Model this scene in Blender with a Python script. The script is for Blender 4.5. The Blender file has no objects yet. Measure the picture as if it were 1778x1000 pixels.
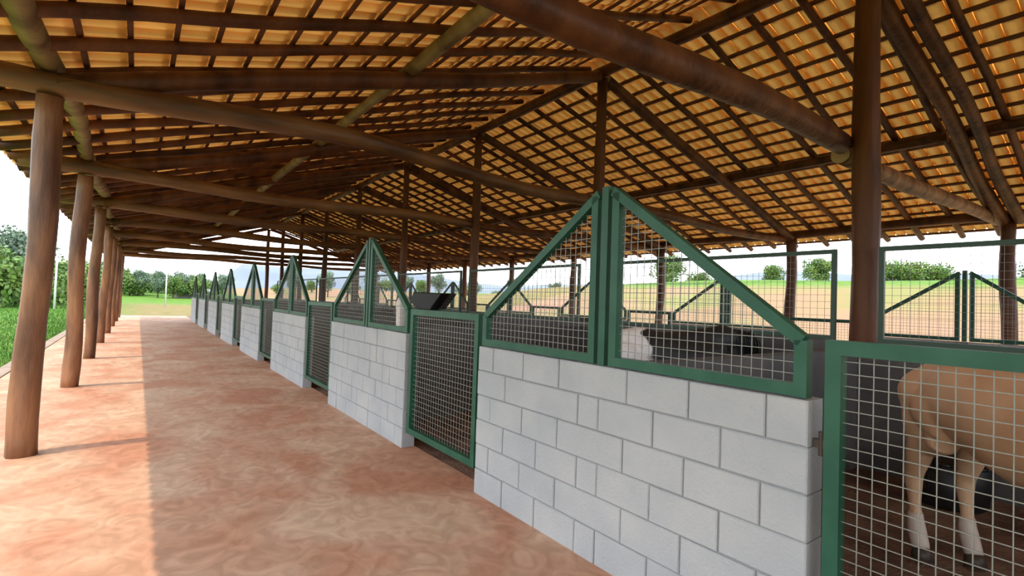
import bpy, bmesh, math, random
from mathutils import Vector, Matrix
from math import sin, cos, pi

random.seed(7)
scene = bpy.context.scene
C = scene.collection

# ------------------------------------------------------------------ camera
FPX, YAW, PITCH, ROLL, CAMH = 883.5, 0.6336, 0.027, 0.0351, 1.5725
cam_data = bpy.data.cameras.new('camera')
cam = bpy.data.objects.new('camera', cam_data)
C.objects.link(cam)
_F = Vector((sin(YAW)*cos(PITCH), cos(YAW)*cos(PITCH), sin(PITCH)))
_R = Vector((cos(YAW), -sin(YAW), 0))
_U = Vector((-sin(YAW)*sin(PITCH), -cos(YAW)*sin(PITCH), cos(PITCH)))
_x = _R*cos(ROLL) + _U*sin(ROLL)
_y = _U*cos(ROLL) - _R*sin(ROLL)
_z = -_F
M = Matrix((( _x.x, _y.x, _z.x, 0), (_x.y, _y.y, _z.y, 0), (_x.z, _y.z, _z.z, CAMH), (0, 0, 0, 1)))
cam.matrix_world = M
cam_data.sensor_fit = 'HORIZONTAL'
cam_data.sensor_width = 36
cam_data.lens = FPX/1778*36
cam_data.clip_start = 0.05
cam_data.clip_end = 1500
scene.camera = cam

# ------------------------------------------------------------------ world, sun, exposure
world = bpy.data.worlds.new('World')
scene.world = world
world.use_nodes = True
wn = world.node_tree
wn.nodes.clear()
wo = wn.nodes.new('ShaderNodeOutputWorld')
bg = wn.nodes.new('ShaderNodeBackground')
tc = wn.nodes.new('ShaderNodeTexCoord')
sx = wn.nodes.new('ShaderNodeSeparateXYZ')
rp = wn.nodes.new('ShaderNodeValToRGB')
wn.links.new(tc.outputs['Generated'], sx.inputs[0])
wn.links.new(sx.outputs['Z'], rp.inputs[0])
rp.color_ramp.elements[0].position = 0.0
rp.color_ramp.elements[0].color = (0.93, 0.96, 1.0, 1)
rp.color_ramp.elements[1].position = 1.0
rp.color_ramp.elements[1].color = (0.72, 0.86, 1.0, 1)
wn.links.new(rp.outputs[0], bg.inputs[0])
bg.inputs[1].default_value = 3.9
wn.links.new(bg.outputs[0], wo.inputs[0])

SUN_T = Vector((0.515, 0.155, -1.0)).normalized()
sd = bpy.data.lights.new('sun', 'SUN')
sd.energy = 3.4
sd.angle = 0.009
sd.color = (1.0, 0.76, 0.53)
sun = bpy.data.objects.new('sun', sd)
C.objects.link(sun)
sun.rotation_euler = SUN_T.to_track_quat('-Z', 'Y').to_euler()
sun.location = (-20, 0, 40)

scene.view_settings.view_transform = 'Standard'
scene.view_settings.look = 'None'
scene.view_settings.exposure = 0.0
scene.view_settings.gamma = 1.0
scene.view_settings.use_curve_mapping = False

# ------------------------------------------------------------------ materials
def mat(name, col, rough=0.7, metal=0.0, col2=None, scale=4.0, stretch=(1, 1, 1), bump=0.0,
        bscale=None, detail=4.0, lo=0.35, hi=0.65, spec=0.5, rnd=0.0, attr=None):
    m = bpy.data.materials.new(name)
    m.use_nodes = True
    t = m.node_tree
    b = t.nodes['Principled BSDF']
    b.inputs['Roughness'].default_value = rough
    b.inputs['Metallic'].default_value = metal
    b.inputs['Specular IOR Level'].default_value = spec
    b.inputs['Base Color'].default_value = (*col, 1)
    co = t.nodes.new('ShaderNodeTexCoord')
    mp = t.nodes.new('ShaderNodeMapping')
    mp.inputs['Scale'].default_value = stretch
    t.links.new(co.outputs['Object'], mp.inputs[0])
    oi = t.nodes.new('ShaderNodeObjectInfo')
    last = None
    if col2:
        n = t.nodes.new('ShaderNodeTexNoise')
        n.inputs['Scale'].default_value = scale
        n.inputs['Detail'].default_value = detail
        n.noise_dimensions = '4D'
        mw = t.nodes.new('ShaderNodeMath'); mw.operation = 'MULTIPLY'; mw.inputs[1].default_value = 40
        t.links.new(oi.outputs['Random'], mw.inputs[0])
        t.links.new(mw.outputs[0], n.inputs['W'])
        t.links.new(mp.outputs[0], n.inputs['Vector'])
        r = t.nodes.new('ShaderNodeValToRGB')
        r.color_ramp.elements[0].position = lo
        r.color_ramp.elements[0].color = (*col, 1)
        r.color_ramp.elements[1].position = hi
        r.color_ramp.elements[1].color = (*col2, 1)
        t.links.new(n.outputs['Fac'], r.inputs[0])
        last = r.outputs[0]
    else:
        rgb = t.nodes.new('ShaderNodeRGB'); rgb.outputs[0].default_value = (*col, 1)
        last = rgb.outputs[0]
    if rnd or attr:
        hs = t.nodes.new('ShaderNodeHueSaturation')
        mr = t.nodes.new('ShaderNodeMapRange')
        a = rnd or attr
        mr.inputs['To Min'].default_value = 1-a
        mr.inputs['To Max'].default_value = 1+a
        if attr:
            an = t.nodes.new('ShaderNodeAttribute'); an.attribute_name = 'tone'
            t.links.new(an.outputs['Fac'], mr.inputs['Value'])
        else:
            t.links.new(oi.outputs['Random'], mr.inputs['Value'])
        t.links.new(mr.outputs[0], hs.inputs['Value'])
        t.links.new(last, hs.inputs['Color'])
        last = hs.outputs[0]
    t.links.new(last, b.inputs['Base Color'])
    if bump:
        n2 = t.nodes.new('ShaderNodeTexNoise')
        n2.inputs['Scale'].default_value = bscale or scale*4
        n2.inputs['Detail'].default_value = 5
        t.links.new(mp.outputs[0], n2.inputs['Vector'])
        bp = t.nodes.new('ShaderNodeBump')
        bp.inputs['Strength'].default_value = bump
        bp.inputs['Distance'].default_value = 0.02
        t.links.new(n2.outputs['Fac'], bp.inputs['Height'])
        t.links.new(bp.outputs[0], b.inputs['Normal'])
    return m

M_TILE = mat('clay_tile', (0.88, 0.50, 0.15), 0.85, col2=(0.92, 0.60, 0.20), scale=3.0, bump=0.2, bscale=30, attr=0.18)
def add_translucency(m, f, col):
    t = m.node_tree; b = t.nodes['Principled BSDF']; out = [n for n in t.nodes if n.type == 'OUTPUT_MATERIAL'][0]
    tr = t.nodes.new('ShaderNodeBsdfTranslucent'); tr.inputs[0].default_value = (*col, 1)
    mx = t.nodes.new('ShaderNodeMixShader'); mx.inputs[0].default_value = f
    t.links.new(b.outputs[0], mx.inputs[1]); t.links.new(tr.outputs[0], mx.inputs[2]); t.links.new(mx.outputs[0], out.inputs[0])
add_translucency(M_TILE, 0.095, (0.95, 0.56, 0.14))      # added glow to brighten the roof's underside; real clay tiles are opaque
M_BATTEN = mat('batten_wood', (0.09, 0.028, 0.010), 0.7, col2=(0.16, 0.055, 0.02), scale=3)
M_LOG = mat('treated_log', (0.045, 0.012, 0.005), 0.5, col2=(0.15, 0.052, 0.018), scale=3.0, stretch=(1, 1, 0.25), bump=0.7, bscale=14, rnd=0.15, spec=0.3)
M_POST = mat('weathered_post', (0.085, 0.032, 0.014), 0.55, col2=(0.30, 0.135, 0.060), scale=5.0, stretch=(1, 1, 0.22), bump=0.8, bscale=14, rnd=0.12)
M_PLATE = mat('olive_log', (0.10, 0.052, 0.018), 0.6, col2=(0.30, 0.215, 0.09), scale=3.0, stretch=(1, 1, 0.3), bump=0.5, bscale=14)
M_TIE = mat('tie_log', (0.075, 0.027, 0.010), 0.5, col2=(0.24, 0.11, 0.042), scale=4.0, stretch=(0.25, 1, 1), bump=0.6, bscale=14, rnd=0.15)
M_END = mat('log_end', (0.5, 0.33, 0.19), 0.8)
M_BLOCK = mat('white_block_paint', (0.305, 0.32, 0.33), 0.85, col2=(0.37, 0.375, 0.37), scale=2.2, bump=0.35, bscale=60)
M_MORTAR = mat('mortar', (0.215, 0.22, 0.225), 0.9)
M_GREY = mat('grey_render', (0.070, 0.070, 0.074), 0.9, col2=(0.11, 0.10, 0.095), scale=2.0, bump=0.3, bscale=40)
M_GREEN = mat('green_paint', (0.010, 0.062, 0.036), 0.45, col2=(0.02, 0.085, 0.05), scale=6.0, rnd=0.08, spec=0.3)
M_WIRE = mat('galvanised_wire', (0.20, 0.205, 0.18), 0.5, metal=0.3)
M_DARKM = mat('rusty_iron', (0.06, 0.045, 0.035), 0.6, metal=0.4)
M_BED = mat('stall_bedding', (0.085, 0.040, 0.024), 0.95, col2=(0.24, 0.14, 0.085), scale=2.5, bump=1.0, bscale=40)
M_GRASS = mat('grass', (0.05, 0.15, 0.014), 0.95, col2=(0.10, 0.20, 0.025), scale=1.3, bump=1.0, bscale=30)
M_CURB = mat('pale_curb', (0.34, 0.26, 0.20), 0.9, col2=(0.24, 0.18, 0.13), scale=5)
M_POLE = mat('whitewashed_pole', (0.6, 0.6, 0.57), 0.8)
M_BLACK = mat('black_plastic', (0.012, 0.012, 0.012), 0.5)
M_PAIL = mat('pale_plastic', (0.42, 0.38, 0.36), 0.5, col2=(0.55, 0.52, 0.5), scale=8)
M_BARK = mat('tree_bark', (0.06, 0.045, 0.03), 0.9)
M_HTAN = mat('tan_coat', (0.50, 0.28, 0.15), 0.65, col2=(0.62, 0.40, 0.24), scale=2.2, bump=0.1, bscale=60)
M_HDARK = mat('dark_hair', (0.02, 0.014, 0.01), 0.7)
M_HOOF = mat('hoof_horn', (0.05, 0.035, 0.025), 0.5)
M_PALE = mat('pale_sock', (0.55, 0.47, 0.40), 0.7)

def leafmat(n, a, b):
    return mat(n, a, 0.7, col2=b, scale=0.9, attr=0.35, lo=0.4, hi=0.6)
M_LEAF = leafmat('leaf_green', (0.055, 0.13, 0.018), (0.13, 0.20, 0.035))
M_LEAF2 = leafmat('leaf_bluish', (0.085, 0.14, 0.09), (0.14, 0.20, 0.125))  # paler and bluer: distance haze put into the leaf colour

# red pigmented concrete with trowel marks
def floor_mat():
    m = bpy.data.materials.new('red_concrete')
    m.use_nodes = True
    t = m.node_tree; b = t.nodes['Principled BSDF']
    b.inputs['Roughness'].default_value = 0.75
    b.inputs['Specular IOR Level'].default_value = 0.25
    co = t.nodes.new('ShaderNodeTexCoord')
    mp = t.nodes.new('ShaderNodeMapping'); mp.inputs['Scale'].default_value = (1, 0.8, 1)
    t.links.new(co.outputs['Object'], mp.inputs[0])
    n1 = t.nodes.new('ShaderNodeTexNoise'); n1.inputs['Scale'].default_value = 1.1; n1.inputs['Detail'].default_value = 7; n1.inputs['Distortion'].default_value = 1.0
    n2 = t.nodes.new('ShaderNodeTexNoise'); n2.inputs['Scale'].default_value = 5; n2.inputs['Detail'].default_value = 8; n2.inputs['Distortion'].default_value = 2.0
    for n in (n1, n2): t.links.new(mp.outputs[0], n.inputs['Vector'])
    r1 = t.nodes.new('ShaderNodeValToRGB')
    r1.color_ramp.elements[0].position = 0.36; r1.color_ramp.elements[0].color = (0.46, 0.225, 0.135, 1)
    r1.color_ramp.elements[1].position = 0.66; r1.color_ramp.elements[1].color = (0.56, 0.385, 0.265, 1)
    t.links.new(n1.outputs['Fac'], r1.inputs[0])
    r2 = t.nodes.new('ShaderNodeValToRGB')
    r2.color_ramp.elements[0].position = 0.35; r2.color_ramp.elements[0].color = (0.80, 0.78, 0.76, 1)
    r2.color_ramp.elements[1].position = 0.68; r2.color_ramp.elements[1].color = (1.08, 1.1, 1.12, 1)
    t.links.new(n2.outputs['Fac'], r2.inputs[0])
    mx = t.nodes.new('ShaderNodeMix'); mx.data_type = 'RGBA'; mx.blend_type = 'MULTIPLY'
    mx.inputs[0].default_value = 1.0
    t.links.new(r1.outputs[0], mx.inputs[6]); t.links.new(r2.outputs[0], mx.inputs[7])
    t.links.new(mx.outputs[2], b.inputs['Base Color'])
    bp = t.nodes.new('ShaderNodeBump'); bp.inputs['Strength'].default_value = 0.25; bp.inputs['Distance'].default_value = 0.01
    t.links.new(n2.outputs['Fac'], bp.inputs['Height']); t.links.new(bp.outputs[0], b.inputs['Normal'])
    return m
M_FLOOR = floor_mat()

# countryside: pasture, bare orange earth, green strip on the bank's crest
def ground_mat():
    m = bpy.data.materials.new('countryside')
    m.use_nodes = True
    t = m.node_tree; b = t.nodes['Principled BSDF']
    b.inputs['Roughness'].default_value = 0.95
    b.inputs['Specular IOR Level'].default_value = 0.1
    co = t.nodes.new('ShaderNodeTexCoord')
    n1 = t.nodes.new('ShaderNodeTexNoise'); n1.inputs['Scale'].default_value = 0.12; n1.inputs['Detail'].default_value = 6
    n2 = t.nodes.new('ShaderNodeTexNoise'); n2.inputs['Scale'].default_value = 1.5; n2.inputs['Detail'].default_value = 6
    for n in (n1, n2): t.links.new(co.outputs['Object'], n.inputs['Vector'])
    sp = t.nodes.new('ShaderNodeSeparateXYZ'); t.links.new(co.outputs['Object'], sp.inputs[0])
    def ramp(inp, stops):
        r = t.nodes.new('ShaderNodeValToRGB')
        e = r.color_ramp.elements
        e[0].position, e[0].color = stops[0][0], (*stops[0][1], 1)
        e[1].position, e[1].color = stops[-1][0], (*stops[-1][1], 1)
        for p, c in stops[1:-1]:
            k = e.new(p); k.color = (*c, 1)
        t.links.new(inp, r.inputs[0]); return r.outputs[0]
    green = ramp(n2.outputs['Fac'], [(0.35, (0.055, 0.15, 0.016)), (0.65, (0.12, 0.19, 0.03))])
    earth = ramp(n1.outputs['Fac'], [(0.36, (0.19, 0.18, 0.065)), (0.48, (0.25, 0.165, 0.09)), (0.62, (0.275, 0.155, 0.10))])
    # right bank: earth from x=16 up to the crest, green above
    def mapr(v, a, b_):
        r = t.nodes.new('ShaderNodeMapRange'); r.inputs['From Min'].default_value = a; r.inputs['From Max'].default_value = b_
        r.clamp = True; t.links.new(v, r.inputs['Value']); return r.outputs[0]
    fx = mapr(sp.outputs['X'], 14, 18)
    fz = mapr(sp.outputs['Z'], 3.2, 3.7)
    m1 = t.nodes.new('ShaderNodeMix'); m1.data_type = 'RGBA'
    t.links.new(fx, m1.inputs[0]); t.links.new(green, m1.inputs[6]); t.links.new(earth, m1.inputs[7])
    m2 = t.nodes.new('ShaderNodeMix'); m2.data_type = 'RGBA'
    t.links.new(fz, m2.inputs[0]); t.links.new(m1.outputs[2], m2.inputs[6]); t.links.new(green, m2.inputs[7])
    # straw coloured strip past the far end of the barn
    fy = mapr(sp.outputs['Y'], 37.0, 38.5)
    fy2 = mapr(sp.outputs['Y'], 75, 62)
    mm = t.nodes.new('ShaderNodeMath'); mm.operation = 'MULTIPLY'; t.links.new(fy, mm.inputs[0]); t.links.new(fy2, mm.inputs[1])
    fl = mapr(sp.outputs['X'], -2.5, 0.5)
    mm2 = t.nodes.new('ShaderNodeMath'); mm2.operation = 'MULTIPLY'; t.links.new(mm.outputs[0], mm2.inputs[0]); t.links.new(fl, mm2.inputs[1])
    straw = ramp(n2.outputs['Fac'], [(0.35, (0.15, 0.13, 0.035)), (0.65, (0.21, 0.155, 0.075))])
    m3 = t.nodes.new('ShaderNodeMix'); m3.data_type = 'RGBA'
    t.links.new(mm2.outputs[0], m3.inputs[0]); t.links.new(m2.outputs[2], m3.inputs[6]); t.links.new(straw, m3.inputs[7])
    t.links.new(m3.outputs[2], b.inputs['Base Color'])
    return m
M_GROUND = ground_mat()

# pied coat: white rump, black fore body (object space, x forward)
def pied_mat():
    m = bpy.data.materials.new('pied_coat'); m.use_nodes = True
    t = m.node_tree; b = t.nodes['Principled BSDF']; b.inputs['Roughness'].default_value = 0.6
    co = t.nodes.new('ShaderNodeTexCoord'); sp = t.nodes.new('ShaderNodeSeparateXYZ')
    n = t.nodes.new('ShaderNodeTexNoise'); n.inputs['Scale'].default_value = 2.5
    t.links.new(co.outputs['Object'], sp.inputs[0]); t.links.new(co.outputs['Object'], n.inputs['Vector'])
    a = t.nodes.new('ShaderNodeMath'); a.operation = 'MULTIPLY_ADD'; a.inputs[1].default_value = 0.7
    t.links.new(n.outputs['Fac'], a.inputs[0]); t.links.new(sp.outputs['X'], a.inputs[2])
    r = t.nodes.new('ShaderNodeValToRGB')
    r.color_ramp.elements[0].position = 0.0; r.color_ramp.elements[0].color = (0.78, 0.76, 0.76, 1)
    r.color_ramp.elements[1].position = 0.03; r.color_ramp.elements[1].color = (0.012, 0.012, 0.014, 1)
    t.links.new(a.outputs[0], r.inputs[0]); t.links.new(r.outputs[0], b.inputs['Base Color'])
    return m
M_PIED = pied_mat()

# ------------------------------------------------------------------ mesh helpers
class MB:
    def __init__(self): self.v = []; self.f = []; self.mi = []; self.tone = None; self.mat = 0
    def quad(self, idx): self.f.append(idx); self.mi.append(self.mat)
    def box(self, x0, x1, y0, y1, z0, z1):
        n = len(self.v)
        self.v += [(x0,y0,z0),(x1,y0,z0),(x1,y1,z0),(x0,y1,z0),(x0,y0,z1),(x1,y0,z1),(x1,y1,z1),(x0,y1,z1)]
        for q in ((0,3,2,1),(4,5,6,7),(0,1,5,4),(1,2,6,5),(2,3,7,6),(3,0,4,7)):
            self.quad(tuple(n+i for i in q))
    def bar(self, a, b, w, d=None, up=(1, 0, 0)):
        """square bar from a to b; w across in the plane perpendicular to up, d along up"""
        d = d or w
        a = Vector(a); b = Vector(b); t = (b-a).normalized(); u = Vector(up)
        s = t.cross(u).normalized(); u = s.cross(t).normalized()
        n = len(self.v)
        for p in (a, b):
            for i, j in ((-1,-1),(1,-1),(1,1),(-1,1)):
                self.v.append(tuple(p + s*(i*w/2) + u*(j*d/2)))
        for q in ((0,1,2,3),(7,6,5,4),(0,4,5,1),(1,5,6,2),(2,6,7,3),(3,7,4,0)):
            self.quad(tuple(n+i for i in q))
    def tube(self, pts, rad, seg=10, rough=0.0, seed=0, flat_end=False):
        rnd = random.Random(seed)
        n0 = len(self.v); N = len(pts)
        pts = [Vector(p) for p in pts]
        lob = [1+rnd.uniform(-rough, rough) for _ in range(seg)]
        for i, p in enumerate(pts):
            t = (pts[min(i+1, N-1)]-pts[max(i-1, 0)]).normalized()
            ref = Vector((0, 0, 1)) if abs(t.z) < 0.8 else Vector((1, 0, 0))
            s = t.cross(ref).normalized(); u = s.cross(t)
            for k in range(seg):
                a = 2*pi*k/seg
                r = rad[i]*lob[k]*(1+rnd.uniform(-rough, rough)*0.4)
                self.v.append(tuple(p + s*(r*cos(a)) + u*(r*sin(a))))
        for i in range(N-1):
            for k in range(seg):
                k2 = (k+1) % seg
                self.quad((n0+i*seg+k, n0+i*seg+k2, n0+(i+1)*seg+k2, n0+(i+1)*seg+k))
        pm = self.mat
        if flat_end: self.mat = 1
        self.quad(tuple(n0+k for k in range(seg))[::-1]); self.quad(tuple(n0+(N-1)*seg+k for k in range(seg)))
        self.mat = pm
    def mesh(self, name, mats, smooth=False):
        me = bpy.data.meshes.new(name)
        me.from_pydata(self.v, [], self.f)
        if not isinstance(mats, (list, tuple)): mats = [mats]
        for m in mats: me.materials.append(m)
        me.polygons.foreach_set('material_index', [min(i, len(mats)-1) for i in self.mi])
        me.polygons.foreach_set('use_smooth', [smooth and len(f) == 4 for f in self.f])
        if self.tone:
            at = me.attributes.new('tone', 'FLOAT', 'FACE'); at.data.foreach_set('value', self.tone)
        me.update()
        return me
    def build(self, name, mats, parent=None, smooth=False, loc=(0, 0, 0)):
        o = bpy.data.objects.new(name, self.mesh(name, mats, smooth))
        C.objects.link(o); o.location = loc
        if parent: o.parent = parent
        return o

def tag(o, label=None, cat=None, group=None, kind=None):
    if label: o['label'] = label
    if cat: o['category'] = cat
    if group: o['group'] = group
    if kind: o['kind'] = kind
    return o

def empty(name, loc, rz=0, **k):
    o = bpy.data.objects.new(name, None); C.objects.link(o)
    o.location = loc; o.rotation_euler.z = rz; o.empty_display_size = 0.1
    return tag(o, **k)

def dup(root, loc=None):
    kids = list(root.children)
    r = root.copy(); C.objects.link(r)
    if loc is not None: r.location = loc
    for ch in kids:
        c = ch.copy(); C.objects.link(c); c.parent = r
        for g in ch.children:
            d = g.copy(); C.objects.link(d); d.parent = c
    return r

def log(name, p0, p1, r0, r1, m=None, bend=0.03, seed=0, n=14, seg=14, parent=None):
    rnd = random.Random(seed*31+5)
    p0 = Vector(p0); p1 = Vector(p1); d = p1-p0
    t = d.normalized(); ref = Vector((0, 0, 1)) if abs(t.z) < 0.8 else Vector((1, 0, 0))
    s = t.cross(ref).normalized(); u = s.cross(t)
    ph, ph2 = rnd.uniform(0, 6), rnd.uniform(0, 6)
    pts = []; rad = []
    for i in range(n+1):
        f = i/n
        w = sin(pi*f)*bend
        o = s*(w*sin(2.2*pi*f+ph)) + u*(w*cos(1.7*pi*f+ph2))
        pts.append(d*f + o)
        rad.append((r0+(r1-r0)*f)*(1+0.05*sin(9*f+ph)+rnd.uniform(-0.025, 0.025)))
    b = MB(); b.tube(pts, rad, seg, 0.05, seed, flat_end=True)
    return b.build(name, [m or M_LOG, M_END], parent, True, tuple(p0))

# ------------------------------------------------------------------ layout numbers (metres)
Y0, S = 2.207, 4.0
def FY(k): return Y0+S*k
KF = range(-2, 9)                # frames of the barn (two stand behind the camera)
XL, XR, XP = -0.72, 6.36, 13.31  # left posts, ridge posts, right posts
XW, XW2 = 2.30, 10.42            # outer faces of the stall fronts (left row, right row)
TH = 0.15
WA, WB = 1.22, 1.36
ORD = ['nearest', 'second', 'third', 'fourth', 'fifth', 'sixth', 'seventh', 'eighth', 'ninth', 'tenth']
SLOPE = 0.31
def zt(x): return 5.88-SLOPE*abs(x-XR)      # underside plane of the tiles
YA, YB = FY(-2)-0.5, FY(8)+0.45

# ------------------------------------------------------------------ ground and floors
def terrain():
    b = MB(); nx, ny = 110, 90
    xs = [-140+ (i/nx)*340 for i in range(nx+1)]
    ys = [-60 + (j/ny)*330 for j in range(ny+1)]
    def sm(a, c, t):
        t = max(0, min(1, (t-a)/(c-a))); return t*t*(3-2*t)
    def h(x, y):
        z = -0.06
        z += 4.4*sm(17, 48, x)*(1-0.65*sm(35, 90, y)) + 1.4*sm(70, 150, x)
        z += 0.12*sin(x*0.31)*cos(y*0.23)*sm(16, 24, abs(x))
        z += 2.2*sm(70, 160, y)
        return z
    for j in range(ny+1):
        for i in range(nx+1): b.v.append((xs[i], ys[j], h(xs[i], ys[j])))
    for j in range(ny):
        for i in range(nx):
            a = j*(nx+1)+i; b.quad((a, a+1, a+nx+2, a+nx+1))
    o = b.build('ground', M_GROUND, None, True)
    tag(o, 'countryside around the barn: pasture, straw field and an orange earth bank', 'ground', kind='structure')
    return h
hgt = terrain()

b = MB(); b.box(-1.78, XW+TH, YA-3, 37.0, -0.3, 0.0)
tag(b.build('floor', M_FLOOR), 'reddish troweled concrete walkway under the left side of the barn', 'floor', kind='structure')
b = MB(); b.box(XW2-TH, 14.6, YA-3, 37.0, -0.3, 0.0)
tag(b.build('floor', M_FLOOR), 'concrete walkway on the far right side of the barn', 'floor', kind='structure')
b = MB()
nx, ny = 60, 200
r_ = random.Random(3)
for j in range(ny+1):
    for i in range(nx+1):
        b.v.append((XW+TH+(XW2-XW-2*TH)*i/nx, YA-3+(37-YA+3)*j/ny, -0.012+r_.uniform(-0.012, 0.018)))
for j in range(ny):
    for i in range(nx):
        a = j*(nx+1)+i; b.quad((a, a+1, a+nx+2, a+nx+1))
tag(b.build('floor', M_BED, None, True), 'brown earth and shavings bedding inside the stalls', 'floor', kind='structure')
b = MB()
for i in range(24):
    y0 = YA-3+i*2.05; b.box(-2.0, -1.785, y0, y0+2.03, -0.2, 0.015)
tag(b.build('trim_1', M_CURB), 'pale kerb between the walkway and the lawn', 'kerb', kind='structure')
# lawn beside the walkway
b = MB(); r_ = random.Random(5); tone = []
for i in range(60000):
    # denser near the kerb in view
    y = 5+70*r_.random()**1.5; x = -2.02-(r_.random()**1.3)*(2+0.30*y)
    a = r_.uniform(0, 2*pi); hh = r_.uniform(0.03, 0.075)*(1+y*0.02); w = 0.006*(1+y*0.05)
    n = len(b.v); dx, dy = cos(a)*w, sin(a)*w
    z0 = -0.065
    b.v += [(x-dx, y-dy, z0), (x+dx, y+dy, z0), (x+dy*2+r_.uniform(-.015, .015), y-dx*2, z0+hh)]
    b.f.append((n, n+1, n+2)); b.mi.append(0); tone.append(r_.random())
M_BLADE = mat('grass_blade', (0.040, 0.14, 0.010), 0.9, col2=(0.09, 0.19, 0.02), scale=0.8, attr=0.3)
b.tone = tone
tag(b.build('lawn_grass', M_BLADE), 'short bright green grass left of the walkway', 'grass', kind='stuff')

# ------------------------------------------------------------------ roof: tiles and battens
G = 0.355                                   # batten gauge
XE, XE2 = -1.56, 2*XR+1.56
def slope_tiles(sign):
    run = XR-XE
    nrows = int(round(run/G/ (1/math.sqrt(1+SLOPE**2))))+0
    g = run/nrows
    b = MB(); tone = []
    r_ = random.Random(11 if sign < 0 else 12)
    pitch = 0.20; ny = int((YB-YA)/pitch)
    def arc(yc, w0, w1, d, s0, s1, z0, z1, seg, t):
        n = len(b.v)
        for s, z, w in ((s0, z0, w0), (s1, z1, w1)):
            for k in range(seg+1):
                a = pi*k/seg
                b.v.append((XR+sign*s, yc-cos(a)*w, zt(XR+s)+z-sin(a)*d))
        for k in range(seg):
            q = (n+k, n+k+1, n+seg+2+k, n+seg+1+k)
            b.f.append(q); b.mi.append(0); tone.append(t)
    for i in range(nrows):
        s0, s1 = i*g-0.0, (i+1)*g+0.07
        for j in range(ny):
            yc = YA+pitch*(j+0.5)
            jit = r_.uniform(-0.006, 0.006)
            arc(yc+jit, 0.094, 0.102, 0.055, max(s0, 0), s1, 0.058, 0.085, 5, r_.random())
            arc(yc+pitch/2-jit, 0.055, 0.065, -0.045, max(s0, 0), s1, 0.065, 0.095, 3, r_.random()*0.8)
    b.tone = tone
    return b.mesh('tile_slope', M_TILE, True), nrows, g

ceil = empty('ceiling', (XR, 14, 5.8), label='gabled roof of orange clay tiles seen from below', cat='roof', kind='structure')
for sign, nm in ((-1, 'left'), (1, 'right')):
    me, nrows, g = slope_tiles(sign)
    o = bpy.data.objects.new('tile_slope', me); C.objects.link(o); o.parent = ceil
    o.location = Vector((0, 0, 0))-ceil.location
    for i in range(1, nrows+1):
        s = i*g-0.03
        bb = MB()
        r_ = random.Random(i*7+sign)
        ys = [YA+0.02+(YB-YA-0.04)*k/24 for k in range(25)]
        zz = [r_.uniform(-0.004, 0.004) for _ in ys]
        n = len(bb.v)
        for y, dz in zip(ys, zz):
            for dx, dzz in ((-0.022, -0.034), (0.022, -0.034), (0.022, 0.0), (-0.022, 0.0)):
                bb.v.append((XR+sign*(s+dx), y, zt(XR+s+dx)+dzz+dz))
        for k in range(24):
            for q in range(4):
                q2 = (q+1) % 4; bb.quad((n+k*4+q, n+k*4+q2, n+k*4+4+q2, n+k*4+4+q))
        bb.quad((n+3, n+2, n+1, n)); bb.quad((n+96, n+97, n+98, n+99))
        o = bb.build('batten', M_BATTEN, ceil); o.location = Vector((0, 0, 0))-ceil.location
# ridge cap tiles
b = MB(); tone = []; r_ = random.Random(9)
for j in range(int((YB-YA)/0.36)):
    y = YA+j*0.36; n = len(b.v); t = r_.random()
    for yy, w in ((y, 0.13), (y+0.42, 0.15)):
        for k in range(7):
            a = pi*k/6; b.v.append((XR-cos(a)*w, yy, 5.86+0.11+sin(a)*0.09))
    for k in range(6): b.f.append((n+k, n+k+1, n+8+k, n+7+k)); b.mi.append(0); tone.append(t)
b.tone = tone
o = b.build('ridge_cap', M_TILE, ceil, True); o.location = Vector((0, 0, 0))-ceil.location

# rafters: round poles down each slope, 6 to a bay, shared meshes
RZ = -0.034-0.060
def raf_mesh(sign, seed):
    L = XR-XE-0.1
    b = MB(); rnd = random.Random(seed); pts = []; rad = []
    ph = rnd.uniform(0, 6)
    for i in range(17):
        s = 0.06+L*i/16
        pts.append((sign*s, 0.03*sin(3*i/16*pi+ph)*rnd.uniform(.6, 1), -SLOPE*s+0.012*sin(i*1.3+ph)-0.01))
        rad.append(0.050+0.010*i/16+rnd.uniform(-0.002, 0.002))
    b.tube(pts, rad, 10, 0.04, seed, True)
    return b.mesh('rafter', [M_LOG, M_END], True)
variants = {sg: [raf_mesh(sg, 40+i) for i in range(4)] for sg in (-1, 1)}
protoL = None
ys = []
for k in range(-2, 8):
    for i in range(0, 6): ys.append(FY(k)+0.22+i*S/6+(0.0 if i else 0.06))
ys.append(FY(8)+0.3)
for sg in (-1, 1):
    side = 'left' if sg < 0 else 'right'
    for i, y in enumerate(ys):
        o = bpy.data.objects.new('rafter', variants[sg][i % 4]); C.objects.link(o)
        o.location = (XR, y, zt(XR)+RZ)
        tag(o, 'thin round pole rafter running under the %s tile slope' % side, 'rafter', 'rafters of the %s slope' % side)

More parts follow.
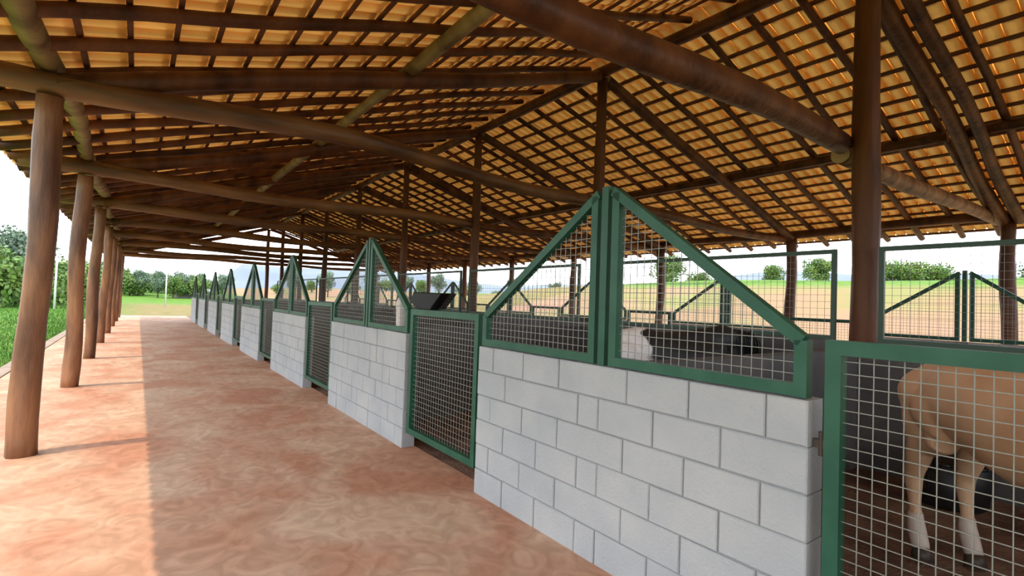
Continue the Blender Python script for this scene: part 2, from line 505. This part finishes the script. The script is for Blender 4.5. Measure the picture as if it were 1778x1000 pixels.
# long poles along the barn: ridge pole, purlins, plates, in lengths of two bays
def run_logs(name, x, z, r, m, labels, cat, wob=0.03):
    b = None
    lens = [(FY(-2)-0.4, FY(0)+0.15), (FY(0)+0.2, FY(2)+0.1), (FY(2)+0.15, FY(4)+0.1), (FY(4)+0.15, FY(6)+0.1), (FY(6)+0.15, FY(8)+0.4)]
    for i, (a, c) in enumerate(lens):
        o = log(name, (x, a, z), (x, c, z), r*1.05, r*0.92, m, wob, seed=int(abs(x)*10)+i*3)
        tag(o, labels % ['overhead and behind the camera', 'of the nearest two bays', 'of the third and fourth bays', 'of the fifth and sixth bays', 'of the two farthest bays'][i], cat)
run_logs('ridge_pole', XR, 5.60, 0.095, M_LOG, 'thick dark log along the roof ridge %s', 'beam', 0.02)
XPU = 2.72; XPU2 = 10.25
def zpur(x): return zt(x)+RZ-0.055-0.075
run_logs('purlin', XPU, zpur(XPU), 0.085, M_PLATE, 'olive brown log purlin under the left slope %s', 'beam', 0.02)
run_logs('purlin', XPU2, zpur(XPU2)-0.01, 0.085, M_LOG, 'dark log purlin under the right slope %s', 'beam', 0.02)
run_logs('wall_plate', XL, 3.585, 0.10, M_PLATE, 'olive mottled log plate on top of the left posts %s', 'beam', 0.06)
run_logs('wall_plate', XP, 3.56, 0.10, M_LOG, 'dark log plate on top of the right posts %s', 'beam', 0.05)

# ------------------------------------------------------------------ trusses, posts, ties
TIEZ = 3.385
for k in KF:
    y = FY(k)
    n = 'nearest visible' if k == 0 else (ORD[k]+' nearest' if k > 0 else ['first', 'second'][-k-1]+' behind-the-camera')
    # left post leans a little; base further on than top
    by = y+{1: 0.25, 2: 0.32, 3: 0.35, 4: 0.35}.get(k, 0.3 if k > 4 else 0.1)
    vis = k-1
    if k >= 1:
        lab = ('thick brown log post nearest the camera in the left sunlit row' if vis == 0 else
               '%s brown log post from the camera in the left sunlit row' % ORD[vis])
    else:
        lab = 'brown log post of the left row, %s' % (['beside the camera', 'one bay behind the camera', 'two bays behind the camera'][-k])
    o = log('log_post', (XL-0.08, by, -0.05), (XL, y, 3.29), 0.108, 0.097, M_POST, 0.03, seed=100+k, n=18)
    tag(o, lab, 'post')
    # ridge posts
    xr = XR+(0.05 if k == 0 else 0)
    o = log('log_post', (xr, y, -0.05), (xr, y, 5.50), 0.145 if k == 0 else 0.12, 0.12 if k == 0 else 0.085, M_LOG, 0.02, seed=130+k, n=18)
    tag(o, 'tall dark log post under the ridge, %s' % ('nearest the camera' if k == 0 else ORD[k]+' from the camera' if k > 0 else 'behind the camera %s' % ['', 'one bay back', 'two bays back'][-k]), 'post')
    # right posts
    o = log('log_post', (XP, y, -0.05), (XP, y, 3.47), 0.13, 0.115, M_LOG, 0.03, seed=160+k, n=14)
    tag(o, 'dark log post of the far right outer row, %s' % ('nearest the camera' if k == 0 else ORD[k]+' from the camera' if k > 0 else 'behind the camera %s' % ['', 'one bay back', 'two bays back'][-k]), 'post')
    where = ('nearest the camera, overhead' if k == 0 else ORD[k]+' from the camera' if k > 0 else ['', 'one bay behind the camera', 'two bays behind the camera'][-k])
    # tie beams
    if k == 0:
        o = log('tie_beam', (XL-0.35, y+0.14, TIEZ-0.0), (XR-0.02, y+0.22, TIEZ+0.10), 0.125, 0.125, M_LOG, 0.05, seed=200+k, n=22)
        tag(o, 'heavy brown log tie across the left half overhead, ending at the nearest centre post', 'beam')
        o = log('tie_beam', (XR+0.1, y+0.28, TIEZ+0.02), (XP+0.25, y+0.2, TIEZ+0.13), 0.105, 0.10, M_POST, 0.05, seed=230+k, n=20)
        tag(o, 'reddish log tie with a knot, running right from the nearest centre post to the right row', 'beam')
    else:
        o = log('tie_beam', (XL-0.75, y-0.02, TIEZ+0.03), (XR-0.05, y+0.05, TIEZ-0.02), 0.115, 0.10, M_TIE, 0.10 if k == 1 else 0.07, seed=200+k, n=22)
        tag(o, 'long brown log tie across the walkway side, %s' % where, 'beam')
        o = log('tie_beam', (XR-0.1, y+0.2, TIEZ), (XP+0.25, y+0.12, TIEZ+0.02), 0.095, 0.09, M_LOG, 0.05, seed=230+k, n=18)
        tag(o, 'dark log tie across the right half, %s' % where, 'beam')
    # top chords
    def chord(sg, yy, r, m, lab):
        xo = XL+0.05 if sg < 0 else XP-0.05
        zo = zt(xo)-0.30; zi = zt(XR)-0.36
        o = log('top_chord', (xo, yy, zo), (XR+sg*0.1, yy, zi), r*1.05, r*0.95, m, 0.06, seed=260+k*3+sg, n=20)
        tag(o, lab, 'beam')
    chord(-1, y, 0.105, M_LOG, 'heavy log rafter of the left slope, %s' % where)
    chord(1, y+(0.07 if k == 0 else 0.0), 0.10, M_LOG, 'heavy log rafter of the right slope, %s' % where)
    if k == 0:
        chord(1, y-0.17, 0.085, M_LOG, 'second log paired beside the nearest heavy right rafter')

# ------------------------------------------------------------------ stall fronts
# block joints read along the nearest front, y from the frame line; others shuffled
joints_near = [
    [3.35, 2.96, 2.57, 1.98, 1.57, 1.17], [3.18, 2.38, 2.20, 1.79, 1.39], [3.37, 2.96, 2.57, 2.0, 1.59, 1.19],
    [3.19, 2.79, 2.38, 2.20, 1.80, 1.39], [3.38, 2.97, 2.58, 2.0, 1.60, 1.2], [3.18, 2.79, 2.38, 2.20, 1.81, 1.39]]
def block_wall(k, xface, inward, seed):
    """xface = outer face; inward = +1 wall goes towards +x"""
    rnd = random.Random(seed)
    y0, y1 = -WA, WB
    o0 = empty('block_wall', (xface+inward*TH/2, FY(k), 0))
    core = MB(); core.box(-TH/2+0.010, TH/2-0.010, y0+0.008, y1-0.008, -0.05, 1.192)
    core.build('mortar_core', M_MORTAR, o0)
    bl = MB()
    for c in range(6):
        top = 5-c
        if k == 0 and inward > 0: js = [j-FY(0) for j in joints_near[top]]
        else:
            off = 0.2 if c % 2 else 0.0
            js = []; y = y0+0.2+off
            mid = rnd.choice([-0.2, 0.0, 0.2])
            while y < y1-0.12:
                js.append(y); y += 0.4 if rnd.random() > 0.15 else 0.2
        ed = [y0]+sorted(js)+[y1]
        for a, d in zip(ed[:-1], ed[1:]):
            g = 0.0024
            jx = rnd.uniform(-0.003, 0.003); z0 = 0.2*c+g; z1 = 0.2*(c+1)-g
            if c == 0: z0 = -0.03
            e = 0.006
            aa, dd = a+g+rnd.uniform(0, .003), d-g-rnd.uniform(0, .003)
            zz1 = z1-rnd.uniform(0, .003)
            # bevelled block
            n = len(bl.v)
            X0, X1 = -TH/2+jx, TH/2+jx
            for x, s in ((X0, 0), (X0+e, 1), (X1-e, 1), (X1, 0)):
                i = 0 if s else e
                bl.v += [(x, aa+i, z0+i), (x, dd-i, z0+i), (x, dd-i, zz1-i), (x, aa+i, zz1-i)]
            bl.quad((n, n+3, n+2, n+1)); bl.quad((n+12, n+13, n+14, n+15))
            for L in range(3):
                for q in range(4):
                    q2 = (q+1) % 4; bl.quad((n+L*4+q, n+L*4+q2, n+L*4+4+q2, n+L*4+4+q))
    bl.build('painted_blocks', M_BLOCK, o0)
    return o0

TB = 0.055
def front_panel(xc, flip=1):
    """green tube guard with two sloping halves on top of a block wall; origin at the wall top centre"""
    root = empty('mesh_guard', (xc, 0, 1.2))
    zb, zs, zp = TB/2+0.005, 0.27, 1.08
    c = MB(); c.bar((0, 0, 0.0), (0, 0, zp+0.03), TB, TB); c.build('center_post', M_GREEN, root)
    for sg, ye in ((-1, -WA+0.02), (1, WB-0.02)):
        yi = sg*0.088
        ye2 = ye-sg*TB/2
        f = MB()
        zk = zs-0.02
        zi = zp-0.02
        f.bar((0, yi, 0.003), (0, yi, zi), TB, TB)
        f.bar((0, yi+sg*TB/2, zb), (0, ye2-sg*TB/2, zb), TB, TB)
        f.bar((0, ye2, 0.003), (0, ye2, zk), TB, TB)
        # sloping tube
        f.bar((0, yi-sg*TB*0.5, zi+0.012), (0, ye2+sg*0.002, zk-0.004), TB, TB)
        fo = f.build('side_frame', M_GREEN, root)
        w = MB()
        y = yi+sg*0.05
        slope = (zk-zi)/(ye2-yi)
        while (ye2-y)*sg > 0.02:
            zt_ = zi+slope*(y-yi)-0.02
            w.bar((0.008, y, TB), (0.008, y, zt_), 0.0034)
            y += sg*0.05
        z = TB+0.045
        while z < zi-0.04:
            yl = yi+sg*TB/2
            yr = ye2-sg*TB/2 if z < zk-0.02 else yi+(z+0.02-zi)/slope
            w.bar((0.004, yl, z), (0.004, yr, z), 0.0034)
            z += 0.05
        w.build('wire_mesh', M_WIRE, fo)
    return root

def gate_proto():
    """gate leaf spanning y 0..W, z 0.13..1.46"""
    W = S-WA-WB-0.10-0.0
    root = empty('mesh_gate', (0, 0, 0.0))
    z0, z1 = 0.17, 1.46; T = 0.06
    f = MB()
    f.bar((0, T/2, z0), (0, T/2, z1), T, T); f.bar((0, W-T/2, z0), (0, W-T/2, z1), T, T)
    f.bar((0, T, z1-T/2), (0, W-T, z1-T/2), T, T); f.bar((0, T, z0+T/2), (0, W-T, z0+T/2), T, T)
    f.build('gate_frame', M_GREEN, root)
    w = MB(); y = T+0.045
    while y < W-T-0.01: w.bar((0.004, y, z0+T-.01), (0.004, y, z1-T+.01), 0.0036); y += 0.05
    z = z0+T+0.045
    while z < z1-T-0.01: w.bar((0.0, T-.01, z), (0.0, W-T+.01, z), 0.0036); z += 0.05
    w.build('wire_mesh', M_WIRE, root)
    for z in (0.34, 1.02):     # hinges on the wall at the gate's far end
        h = MB(); h.bar((0, W-0.004, z), (0, W+0.05, z), 0.035, 0.02)
        ho = h.build('hinge', M_DARKM, root)
        h = MB(); h.tube([(0, W+0.018, z-0.05), (0, W+0.018, z+0.05)], [0.013, 0.013], 10)
        h.build('hinge_pin', M_DARKM, ho)
    l = MB(); l.bar((0.0, 0.005, 1.03), (0.0, -0.048, 1.03), 0.022, 0.022); l.bar((-0.02, -0.034, 0.995), (-0.02, -0.034, 1.06), 0.014, 0.02)
    l.bar((0, -0.043, 1.0), (0, -0.043, 1.06), 0.012, 0.04)
    l.build('latch', M_DARKM, root)
    return root, W

panel0 = front_panel(XW+0.045)
panelR = front_panel(XW2-0.045)
gate0, GW = gate_proto()
GX, GX2 = XW+0.05, XW2-0.05
FARW = ['second', 'third', 'fourth', 'fifth', 'sixth', 'seventh']
firstL = firstR = firstG = True
for k in range(-1, 8):
    y = FY(k)
    wn_ = 'behind the camera' if k < 0 else ('nearest the camera' if k == 0 else '%s from the camera' % ORD[k] if k < 7 else 'farthest from the camera')
    if k >= 0:
        w = block_wall(k, XW, 1, 300+k)
        tag(w, 'white painted block stall wall beside the red walkway, %s' % wn_, 'wall')
        p = panel0 if firstL else dup(panel0)
        firstL = False
        p.location = (XW+0.045, y, 1.2)
        tag(p, 'green peaked mesh guard on top of the white block wall %s' % wn_, 'fence')
    # right row
    if k >= 0:
        w = block_wall(k, XW2, -1, 330+k)
        tag(w, 'block stall wall in the far right row, %s' % wn_, 'wall')
        p = panelR if firstR else dup(panelR)
        firstR = False
        p.location = (XW2-0.045, y, 1.2)
        tag(p, 'green peaked mesh guard in the far right row, %s' % wn_, 'fence')
    # gates: the gate before wall k+1
    for side in (0, 1):
        if k == 7: continue
        g_ = gate0 if firstG else dup(gate0)
        firstG = False
        g_.location = (GX if side == 0 else GX2, y+WB+0.05, 0)
        nn = {-1: 'nearest the camera, in front of the tan horse', 0: 'between the nearest and second white walls'}.get(
            k, 'between the %s and %s white walls' % (ORD[k], ORD[k+1]) if k < 6 else 'before the farthest white wall')
        tag(g_, ('green framed mesh gate %s' % nn) if side == 0 else ('green framed mesh gate in the far right row, %s from the camera' % ORD[k+1]), 'gate')

# divider walls
for k in range(-1, 8):
    b = MB()
    x0, x1 = XW+TH+0.01, 6.06
    b.box(0, x1-x0, -0.07, 0.07, -0.05, 1.2)
    o = b.build('divider_wall', M_GREY, None, loc=(x0, FY(k)+0.0, 0))
    tag(o, 'low grey divider wall between left stalls, %s' % ('behind the camera' if k < 0 else ORD[k]+' from the camera'), 'wall')
    b = MB(); b.box(0, (XW2-TH-0.01)-6.56, -0.07, 0.07, -0.05, 1.2)
    o = b.build('divider_wall', M_GREY, None, loc=(6.56, FY(k), 0))
    tag(o, 'low grey divider wall between right stalls, %s' % ('behind the camera' if k < 0 else ORD[k]+' from the camera'), 'wall')
b = MB(); b.box(6.07, 6.20, FY(-1)-0.2, FY(7)+0.3, -0.05, 1.28)
tag(b.build('center_wall', M_GREY), 'long low grey wall down the middle of the barn under the ridge posts', 'wall')

# tall mesh panels standing on the centre wall between ridge posts
def center_panel():
    root = empty('mesh_fence', (6.135, FY(0)+0.17, 1.28))
    W, H, T = 3.60, 0.99, 0.045
    f = MB()
    f.bar((0, T/2, 0.003), (0, T/2, H), T); f.bar((0, W-T/2, 0.003), (0, W-T/2, H), T)
    f.bar((0, T, H-T/2), (0, W-T, H-T/2), T); f.bar((0, T, T/2+.003), (0, W-T, T/2+.003), T)
    f.build('panel_frame', M_DG, root)
    w = MB(); y = T+0.07
    while y < W-T: w.bar((0.004, y, T-.005), (0.004, y, H-T+.005), 0.0032); y += 0.075
    z = T+0.07
    while z < H-T: w.bar((0, T-.005, z), (0, W-T+.005, z), 0.0032); z += 0.075
    w.build('wire_mesh', M_WIRE, root)
    return root
M_DG = mat('dark_green_paint', (0.02, 0.055, 0.03), 0.45)
cp = center_panel()
for k in range(-1, 7):
    p = cp if k == -1 else dup(cp)
    p.location = (6.135, FY(k)+0.17, 1.28)
    tag(p, 'tall rectangular mesh panel on the centre wall, %s' % ('nearest, right of the nearest centre post' if k < 0 else ORD[k+1]+' from the camera'), 'fence')

# ------------------------------------------------------------------ things in the stalls
root = empty('plastic_pail', (XW+0.112, 5.34, 1.2), label='pale lidded plastic pail standing on the second white wall behind its mesh', cat='pail')
def lathe(prof, seg=24):
    b = MB()
    for r, z in prof:
        for k in range(seg): b.v.append((r*cos(2*pi*k/seg), r*sin(2*pi*k/seg), z))
    for i in range(len(prof)-1):
        for k in range(seg):
            k2 = (k+1) % seg; b.quad((i*seg+k, i*seg+k2, (i+1)*seg+k2, (i+1)*seg+k))
    b.quad(tuple(range(seg))[::-1]); b.quad(tuple((len(prof)-1)*seg+k for k in range(seg)))
    return b
PR = 0.078
lathe([(PR*.86, 0), (PR*.9, 0.02), (PR*.97, 0.25), (PR*1.02, 0.255), (PR*1.02, 0.27), (PR*.97, 0.275)]).build('pail_body', M_PAIL, root, True)
lathe([(PR*1.06, 0.276), (PR*1.06, 0.29), (PR*.95, 0.33), (PR*.7, 0.38), (PR*.35, 0.42), (PR*.3, 0.44), (0.01, 0.445)]).build('pail_lid', M_PAIL, root, True)
hd = MB(); hd.tube([(0, PR*1.03*cos(a), 0.26+0.012-PR*0.5*sin(a)) for a in [pi*i/10 for i in range(11)]], [0.003]*11, 6)
hd.build('handle', M_DARKM, root, True)

# black feed tub on the bedding behind the tan horse
root = empty('feed_tub', (5.62, 1.28, 0.0), label='low black round feed tub on the bedding behind the tan horse', cat='tub')
tb = lathe([(0.23, 0.0), (0.25, 0.02), (0.285, 0.36), (0.27, 0.365), (0.24, 0.05), (0.01, 0.045)], 28)
tb.build('tub_body', M_BLACK, root, True)
rm = MB(); n_ = 28
for i in range(n_):
    a = 2*pi*i/n_; a2 = 2*pi*(i+1)/n_
    rm.tube([(.285*cos(a), .285*sin(a), .365), (.285*cos(a2), .285*sin(a2), .365)], [.014, .014], 8)
rm.build('tub_rim', M_BLACK, root, True)

# black slope-sided bin on the centre wall
b = MB()
n = 0
prof = [(-0.45, 0.0), (0.25, 0.0), (0.85, 0.44), (-0.75, 0.46), (-0.95, 0.20)]
for x in (-0.22, 0.22):
    for y, z in prof: b.v.append((x, -y, z))
m_ = len(prof)
b.quad(tuple(range(m_))); b.quad(tuple(range(m_, 2*m_))[::-1])
for i in range(m_):
    j = (i+1) % m_; b.quad((i, i+m_, j+m_, j))
o = b.build('feed_bin', M_BLACK, None, loc=(6.135, 11.75, 1.283))
md = o.modifiers.new('bevel', 'BEVEL'); md.width = 0.03; md.segments = 3
tag(o, 'black slope-sided bin on the centre wall, above the gate after the second white wall', 'bin')

# ------------------------------------------------------------------ horses
def capsules(parts, voxel=0.018, smooth=8):
    """union of tapered round bars, remeshed to one skin"""
    b = MB()
    for pts in parts:
        P = [Vector(p[:3]) for p in pts]; R = [p[3] for p in pts]
        # rounded ends
        def ext(a, c, r): return a+(a-c).normalized()*r
        seq = []
        for e, (fr, rr) in enumerate(((0.95, 0.3), (0.75, 0.66), (0.4, 0.92))):
            seq.append((P[0]+(P[0]-P[1]).normalized()*R[0]*fr, R[0]*rr))
        body = []
        for i in range(len(P)-1):
            for s in range(5): f = s/5; f2 = f*f*(3-2*f); body.append((P[i].lerp(P[i+1], f), R[i]+(R[i+1]-R[i])*f2))
        body.append((P[-1], R[-1]))
        tail = [(P[-1]+(P[-1]-P[-2]).normalized()*R[-1]*fr, R[-1]*rr) for fr, rr in ((0.4, 0.92), (0.75, 0.66), (0.95, 0.3))]
        allp = seq+body+tail
        b.tube([p for p, _ in allp], [r for _, r in allp], 16)
    me = b.mesh('tmp', M_HTAN)
    o = bpy.data.objects.new('tmp', me); C.objects.link(o)
    r = o.modifiers.new('r', 'REMESH'); r.mode = 'VOXEL'; r.voxel_size = voxel; r.use_smooth_shade = True
    s = o.modifiers.new('s', 'SMOOTH'); s.iterations = smooth; s.factor = 0.6
    dg = bpy.context.evaluated_depsgraph_get()
    out = bpy.data.meshes.new_from_object(o.evaluated_get(dg))
    bpy.data.objects.remove(o)
    for p in out.polygons: p.use_smooth = True
    return out

def horse(name, loc, rz, coat, sc, label, tailmat, hind_pale=None, lx=1.0):
    root = empty(name, loc, rz, label=label, cat='horse')
    root.scale = (sc*lx, sc, sc)
    P = [
        [(-0.68, 0, 1.10, .24), (-0.35, 0, 1.11, .285), (0.05, 0, 1.03, .30), (0.40, 0, 1.05, .28), (0.62, 0, 1.08, .21)],
        [(-0.62, 0, 1.20, .19), (-0.40, 0, 1.26, .17), (-0.1, 0, 1.22, .16), (0.25, 0, 1.24, .15), (0.45, 0, 1.33, .10)],
        [(0.40, 0, 1.24, .16), (0.75, 0, 1.30, .17), (1.0, 0, 1.27, .13), (1.22, 0, 1.22, .105)],
        [(0.55, 0, 1.02, .20), (0.80, 0, 1.13, .15), (1.1, 0, 1.15, .11)],
        [(1.18, 0, 1.22, .115), (1.33, 0, 1.02, .092), (1.47, 0, 0.78, .062), (1.52, 0, 0.70, .055)],
        [(1.22, 0, 1.10, .09), (1.34, 0, 0.93, .07)],
    ]
    for s in (-1, 1):
        P += [
            [(-0.66, .11*s, 1.10, .19), (-0.66, .14*s, 0.93, .135), (-0.70, .15*s, 0.74, .080), (-0.78, .15*s, 0.52, .055), (-0.76, .15*s, 0.34, .040), (-0.73, .15*s, 0.17, .042), (-0.69, .15*s, 0.09, .038)],
            [(-0.50, .14*s, 1.02, .17), (-0.42, .16*s, 0.88, .10), (-0.58, .15*s, 0.78, .07)],
            [(0.45, .13*s, 1.12, .17), (0.50, .16*s, 0.88, .115), (0.46, .15*s, 0.66, .075), (0.48, .15*s, 0.46, .055), (0.47, .15*s, 0.30, .036), (0.47, .15*s, 0.16, .040), (0.50, .15*s, 0.09, .037)],
            [(1.13, .055*s, 1.30, .028), (1.12, .07*s, 1.40, .022), (1.13, .075*s, 1.45, .010)],
        ]
    me = capsules(P)
    me.materials.clear(); me.materials.append(coat)
    o = bpy.data.objects.new('body', me); C.objects.link(o); o.parent = root
    for s in (-1, 1):
        for x in (-0.68, 0.51):
            h = MB(); h.tube([(x+0.015, .15*s, 0.002), (x, .15*s, 0.05), (x-0.008, .15*s, 0.085)], [0.062, 0.054, 0.043], 14)
            h.build('hoof', M_HOOF, root, True)
        e = MB(); e.tube([(1.29, .066*s, 1.08), (1.29, .08*s, 1.08), (1.29, .088*s, 1.08)], [0.022, 0.017, 0.006], 10)
        e.build('eye', M_BLACK, root, True)
    if hind_pale:
        for s in (-1, 1):
            h = MB(); h.tube([(-0.75, .15*s, 0.29), (-0.75, .15*s, 0.24), (-0.73, .15*s, 0.17), (-0.695, .15*s, 0.095), (-0.685, .15*s, 0.075)], [0.040, 0.046, 0.052, 0.050, 0.046], 14)
            h.build('sock', hind_pale, root, True)['label'] = 'whitish lower hind leg'
    # mane and tail: strands of hair
    t = MB(); r_ = random.Random(4)
    for i in range(46):
        a, c = r_.uniform(-.04, .04), r_.uniform(-.05, .05)
        t.tube([(-0.86+a*.3, c*.5, 1.22), (-0.95+a, c, 1.08), (-0.96+a, c*1.4, 0.80), (-0.92+a, c*1.3, 0.46+r_.uniform(-.05, .08))], [0.012, 0.016, 0.014, 0.003], 5)
    t.build('tail', tailmat, root, True)
    t = MB()
    for i in range(60):
        f = i/59; x = 0.50+0.66*f; z = 1.40+0.03*sin(f*3)-(0.05*f)
        sl = r_.uniform(-1, -0.4)
        t.tube([(x, 0, z), (x+.01, .09*sl, z+0.015), (x+.02, .16*sl, z-0.09), (x+.03, .17*sl, z-0.24-r_.uniform(0, .06))], [0.012, 0.014, 0.011, 0.002], 5)
    t.build('mane', tailmat, root, True)
    return root
horse('horse', (3.69, 0.50, 0.0), math.atan2(-0.65, -0.76), M_HTAN, 0.97,
      'tan horse standing behind the nearest mesh gate, rump to the left', M_HDARK, M_PALE, 1.1)
horse('horse', (4.62, 3.42, 0.0), -0.3, M_PIED, 0.95,
      'black horse with a white rump standing behind the nearest peaked mesh guard', M_BLACK)

# ------------------------------------------------------------------ trees and the far landscape
def tree_mesh(seed, w, h, ch, leaves, m):
    """crown w wide, h high total, crown begins at ch"""
    r_ = random.Random(seed)
    blobs = []
    for i in range(16):
        a = r_.uniform(0, 2*pi); d = r_.uniform(0, w*0.34)
        blobs.append((cos(a)*d, sin(a)*d, r_.uniform(ch+0.12*(h-ch), h-0.22*(h-ch))-d*0.2, r_.uniform(.14, .24)*w))
    b = MB(); tone = []
    for i in range(leaves):
        x, y, z, r = blobs[i % len(blobs)]
        v = Vector((r_.gauss(0, 1), r_.gauss(0, 1), r_.gauss(0, 0.8))).normalized()*r*r_.uniform(.75, 1.05)
        c = Vector((x, y, z))+v
        c.z = min(c.z, h)
        s = r_.uniform(.5, 1.0)*w*0.036
        t1 = Vector((r_.gauss(0, 1), r_.gauss(0, 1), r_.gauss(0, 1))).normalized()
        t2 = t1.cross(v).normalized()
        n = len(b.v)
        for p in (c-t1*s, c-t2*s*.6, c+t1*s, c+t2*s*.6): b.v.append(tuple(p))
        b.f.append((n, n+1, n+2, n+3)); b.mi.append(0); tone.append(r_.random())
    b.tone = tone
    cm = b.mesh('crown', m)
    t = MB(); t.tube([(0, 0, -0.4), (0.03*w*.3, 0, ch*0.6), (0, .02*w, ch+0.5*(h-ch))], [0.05*w*.6, 0.04*w*.6, 0.02*w*.5], 8)
    for x, y, z, r in blobs[:6]:
        t.tube([(0, 0, ch*0.6), (x*.5, y*.5, (ch*.6+z)/2+.2), (x, y, z)], [0.02*w*.6, .014*w*.6, .006*w], 6)
    tm = t.mesh('trunk', M_BARK, True)
    return cm, tm
kinds = {
    'round': [tree_mesh(1, 5.5, 5.2, 0.9, 4200, M_LEAF), tree_mesh(2, 6.2, 4.6, 0.6, 4200, M_LEAF)],
    'blue': [tree_mesh(3, 6.0, 7.4, 2.0, 4200, M_LEAF2)],
    'bush': [tree_mesh(4, 4.5, 2.6, 0.1, 3000, M_LEAF), tree_mesh(5, 4.0, 2.2, 0.1, 3000, M_LEAF2)],
}
def tree(kind, x, y, sc, label, group=None, cat='tree', nm='broadleaf_tree'):
    v = kinds[kind]; cm, tm = v[int(abs(x*7+y*3)) % len(v)]
    root = empty(nm, (x, y, hgt(x, y)-0.05), random.uniform(0, 6), label=label, cat=cat, group=group)
    root.scale = (sc, sc, sc)
    for n_, me in (('crown', cm), ('trunk', tm)):
        o = bpy.data.objects.new(n_, me); C.objects.link(o); o.parent = root
    return root
def at(u, D, ):
    """ground point seen at column u (v about 500), D metres away on plan"""
    a = u-889; d = Vector((sin(YAW)*FPX+cos(YAW)*a, cos(YAW)*FPX-sin(YAW)*a, 0)).normalized()*D
    return d.x, d.y
# left of the barn
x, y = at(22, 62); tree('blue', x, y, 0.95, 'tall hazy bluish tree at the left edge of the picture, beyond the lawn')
for i, (u, D, kd, sc, lab) in enumerate([
        (-30, 58, 'round', 1.0, 'green tree cut by the left edge of the picture'), (28, 50, 'bush', 1.5, 'bright green bush below the tall bluish tree'),
        (62, 55, 'round', .8, 'green tree half hidden behind the nearest left post'), (108, 56, 'round', .95, 'dark topped green tree between the first and second left posts'),
        (145, 62, 'round', .9, 'green tree just visible right of the second left post')]):
    x, y = at(u, D); tree(kd, x, y, sc, lab)
r_ = random.Random(21)
for i in range(16):
    u = 205+i*12+r_.uniform(-3, 3); D = r_.uniform(92, 118)
    x, y = at(u, D)
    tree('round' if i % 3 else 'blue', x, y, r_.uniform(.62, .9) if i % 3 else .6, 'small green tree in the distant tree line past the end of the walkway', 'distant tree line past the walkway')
for i in range(14):
    u = -60+i*22; D = r_.uniform(95, 110); x, y = at(u, D)
    tree('round', x, y, r_.uniform(.7, 1.0), 'distant green tree in the row behind the lawn', 'tree row behind the lawn')
# right of the barn, on the bank
for i, (u, D, kd, sc, lab) in enumerate([
        (1165, 62, 'round', .85, 'green tree on the bank seen through the right half of the nearest guard'),
        (1215, 75, 'bush', 1.0, 'low green bush on the bank beside the tree seen through the nearest guard'),
        (1345, 70, 'round', .62, 'small green tree on the bank seen left of the dark centre post'),
        (1420, 66, 'round', .70, 'green tree on the bank just left of the nearest centre post'),
        (1550, 58, 'round', .55, 'round green tree on the bank right of the nearest centre post'),
        (1585, 60, 'bush', .9, 'greyish bush on the bank beside the round green tree'),
        (1625, 60, 'bush', .8, 'yellow-green bush on the bank above the far right guard'),
        (1800, 58, 'bush', .9, 'bush on the bank at the right edge of the picture')]):
    x, y = at(u, D); tree(kd, x, y, sc, lab)
for i in range(22):
    u = 480+i*32+r_.uniform(-8, 8); D = r_.uniform(105, 140); x, y = at(u, D)
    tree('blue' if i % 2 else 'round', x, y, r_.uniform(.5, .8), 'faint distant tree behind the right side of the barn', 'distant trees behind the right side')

# far hills, with bluish haze put into their colour
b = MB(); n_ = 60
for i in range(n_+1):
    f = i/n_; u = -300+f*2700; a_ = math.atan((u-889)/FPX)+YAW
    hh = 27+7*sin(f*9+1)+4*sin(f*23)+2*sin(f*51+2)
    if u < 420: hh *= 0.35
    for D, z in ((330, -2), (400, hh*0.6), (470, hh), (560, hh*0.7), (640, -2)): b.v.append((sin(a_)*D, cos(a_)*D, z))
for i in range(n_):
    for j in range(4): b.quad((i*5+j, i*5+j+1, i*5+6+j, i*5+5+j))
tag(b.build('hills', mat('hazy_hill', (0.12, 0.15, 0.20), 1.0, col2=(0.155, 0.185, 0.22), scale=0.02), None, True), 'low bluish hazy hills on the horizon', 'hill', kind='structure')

# white poles
for u, D, hh, lab in ((5, 50, 3.2, 'thin white pole in the lawn at the left edge of the picture'),
                      (97, 47, 3.9, 'thin white pole seen between the two nearest left posts'),
                      (289, 56, 5.0, 'thin white pole past the far end of the walkway')):
    x, y = at(u, D)
    b = MB(); b.tube([(0, 0, -0.3), (0, 0, hh*.5), (0, 0, hh)], [0.065, 0.06, 0.05], 10)
    b.tube([(0, 0, hh), (0, 0, hh+.05)], [0.05, 0.05], 8)
    tag(b.build('fence_pole', M_POLE, None, True, loc=(x, y, hgt(x, y))), lab, 'pole')
# low shed beyond the walkway
x, y = at(336, 96)
root = empty('farm_shed', (x, y, hgt(x, y)-0.05), 0.3, label='small low pale grey farm shed beyond the far white walls', cat='shed')
root.scale = (0.75, 0.75, 0.75)
b = MB(); b.box(-3, 3, -1.5, 1.5, 0, 1.5); b.build('shed_wall', mat('shed_wall', (.12, .11, .11), .9, col2=(.16, .15, .15)), root)
b = MB()
b.v += [(-3.3, -1.8, 1.5), (3.3, -1.8, 1.5), (3.3, 0, 2.1), (-3.3, 0, 2.1), (3.3, 1.8, 1.5), (-3.3, 1.8, 1.5),
        (-3.3, -1.8, 1.42), (3.3, -1.8, 1.42), (3.3, 1.8, 1.42), (-3.3, 1.8, 1.42)]
for q in ((0, 1, 2, 3), (3, 2, 4, 5), (6, 9, 8, 7), (0, 6, 7, 1), (4, 8, 9, 5), (1, 7, 8, 4, 2), (0, 3, 5, 9, 6)): b.quad(q)
b.build('shed_roof', mat('shed_roof', (.2, .2, .21), .8), root)
b = MB(); b.box(-0.6, 0.2, -1.54, -1.5, 0, 1.3); b.build('shed_door', M_BLACK, root)
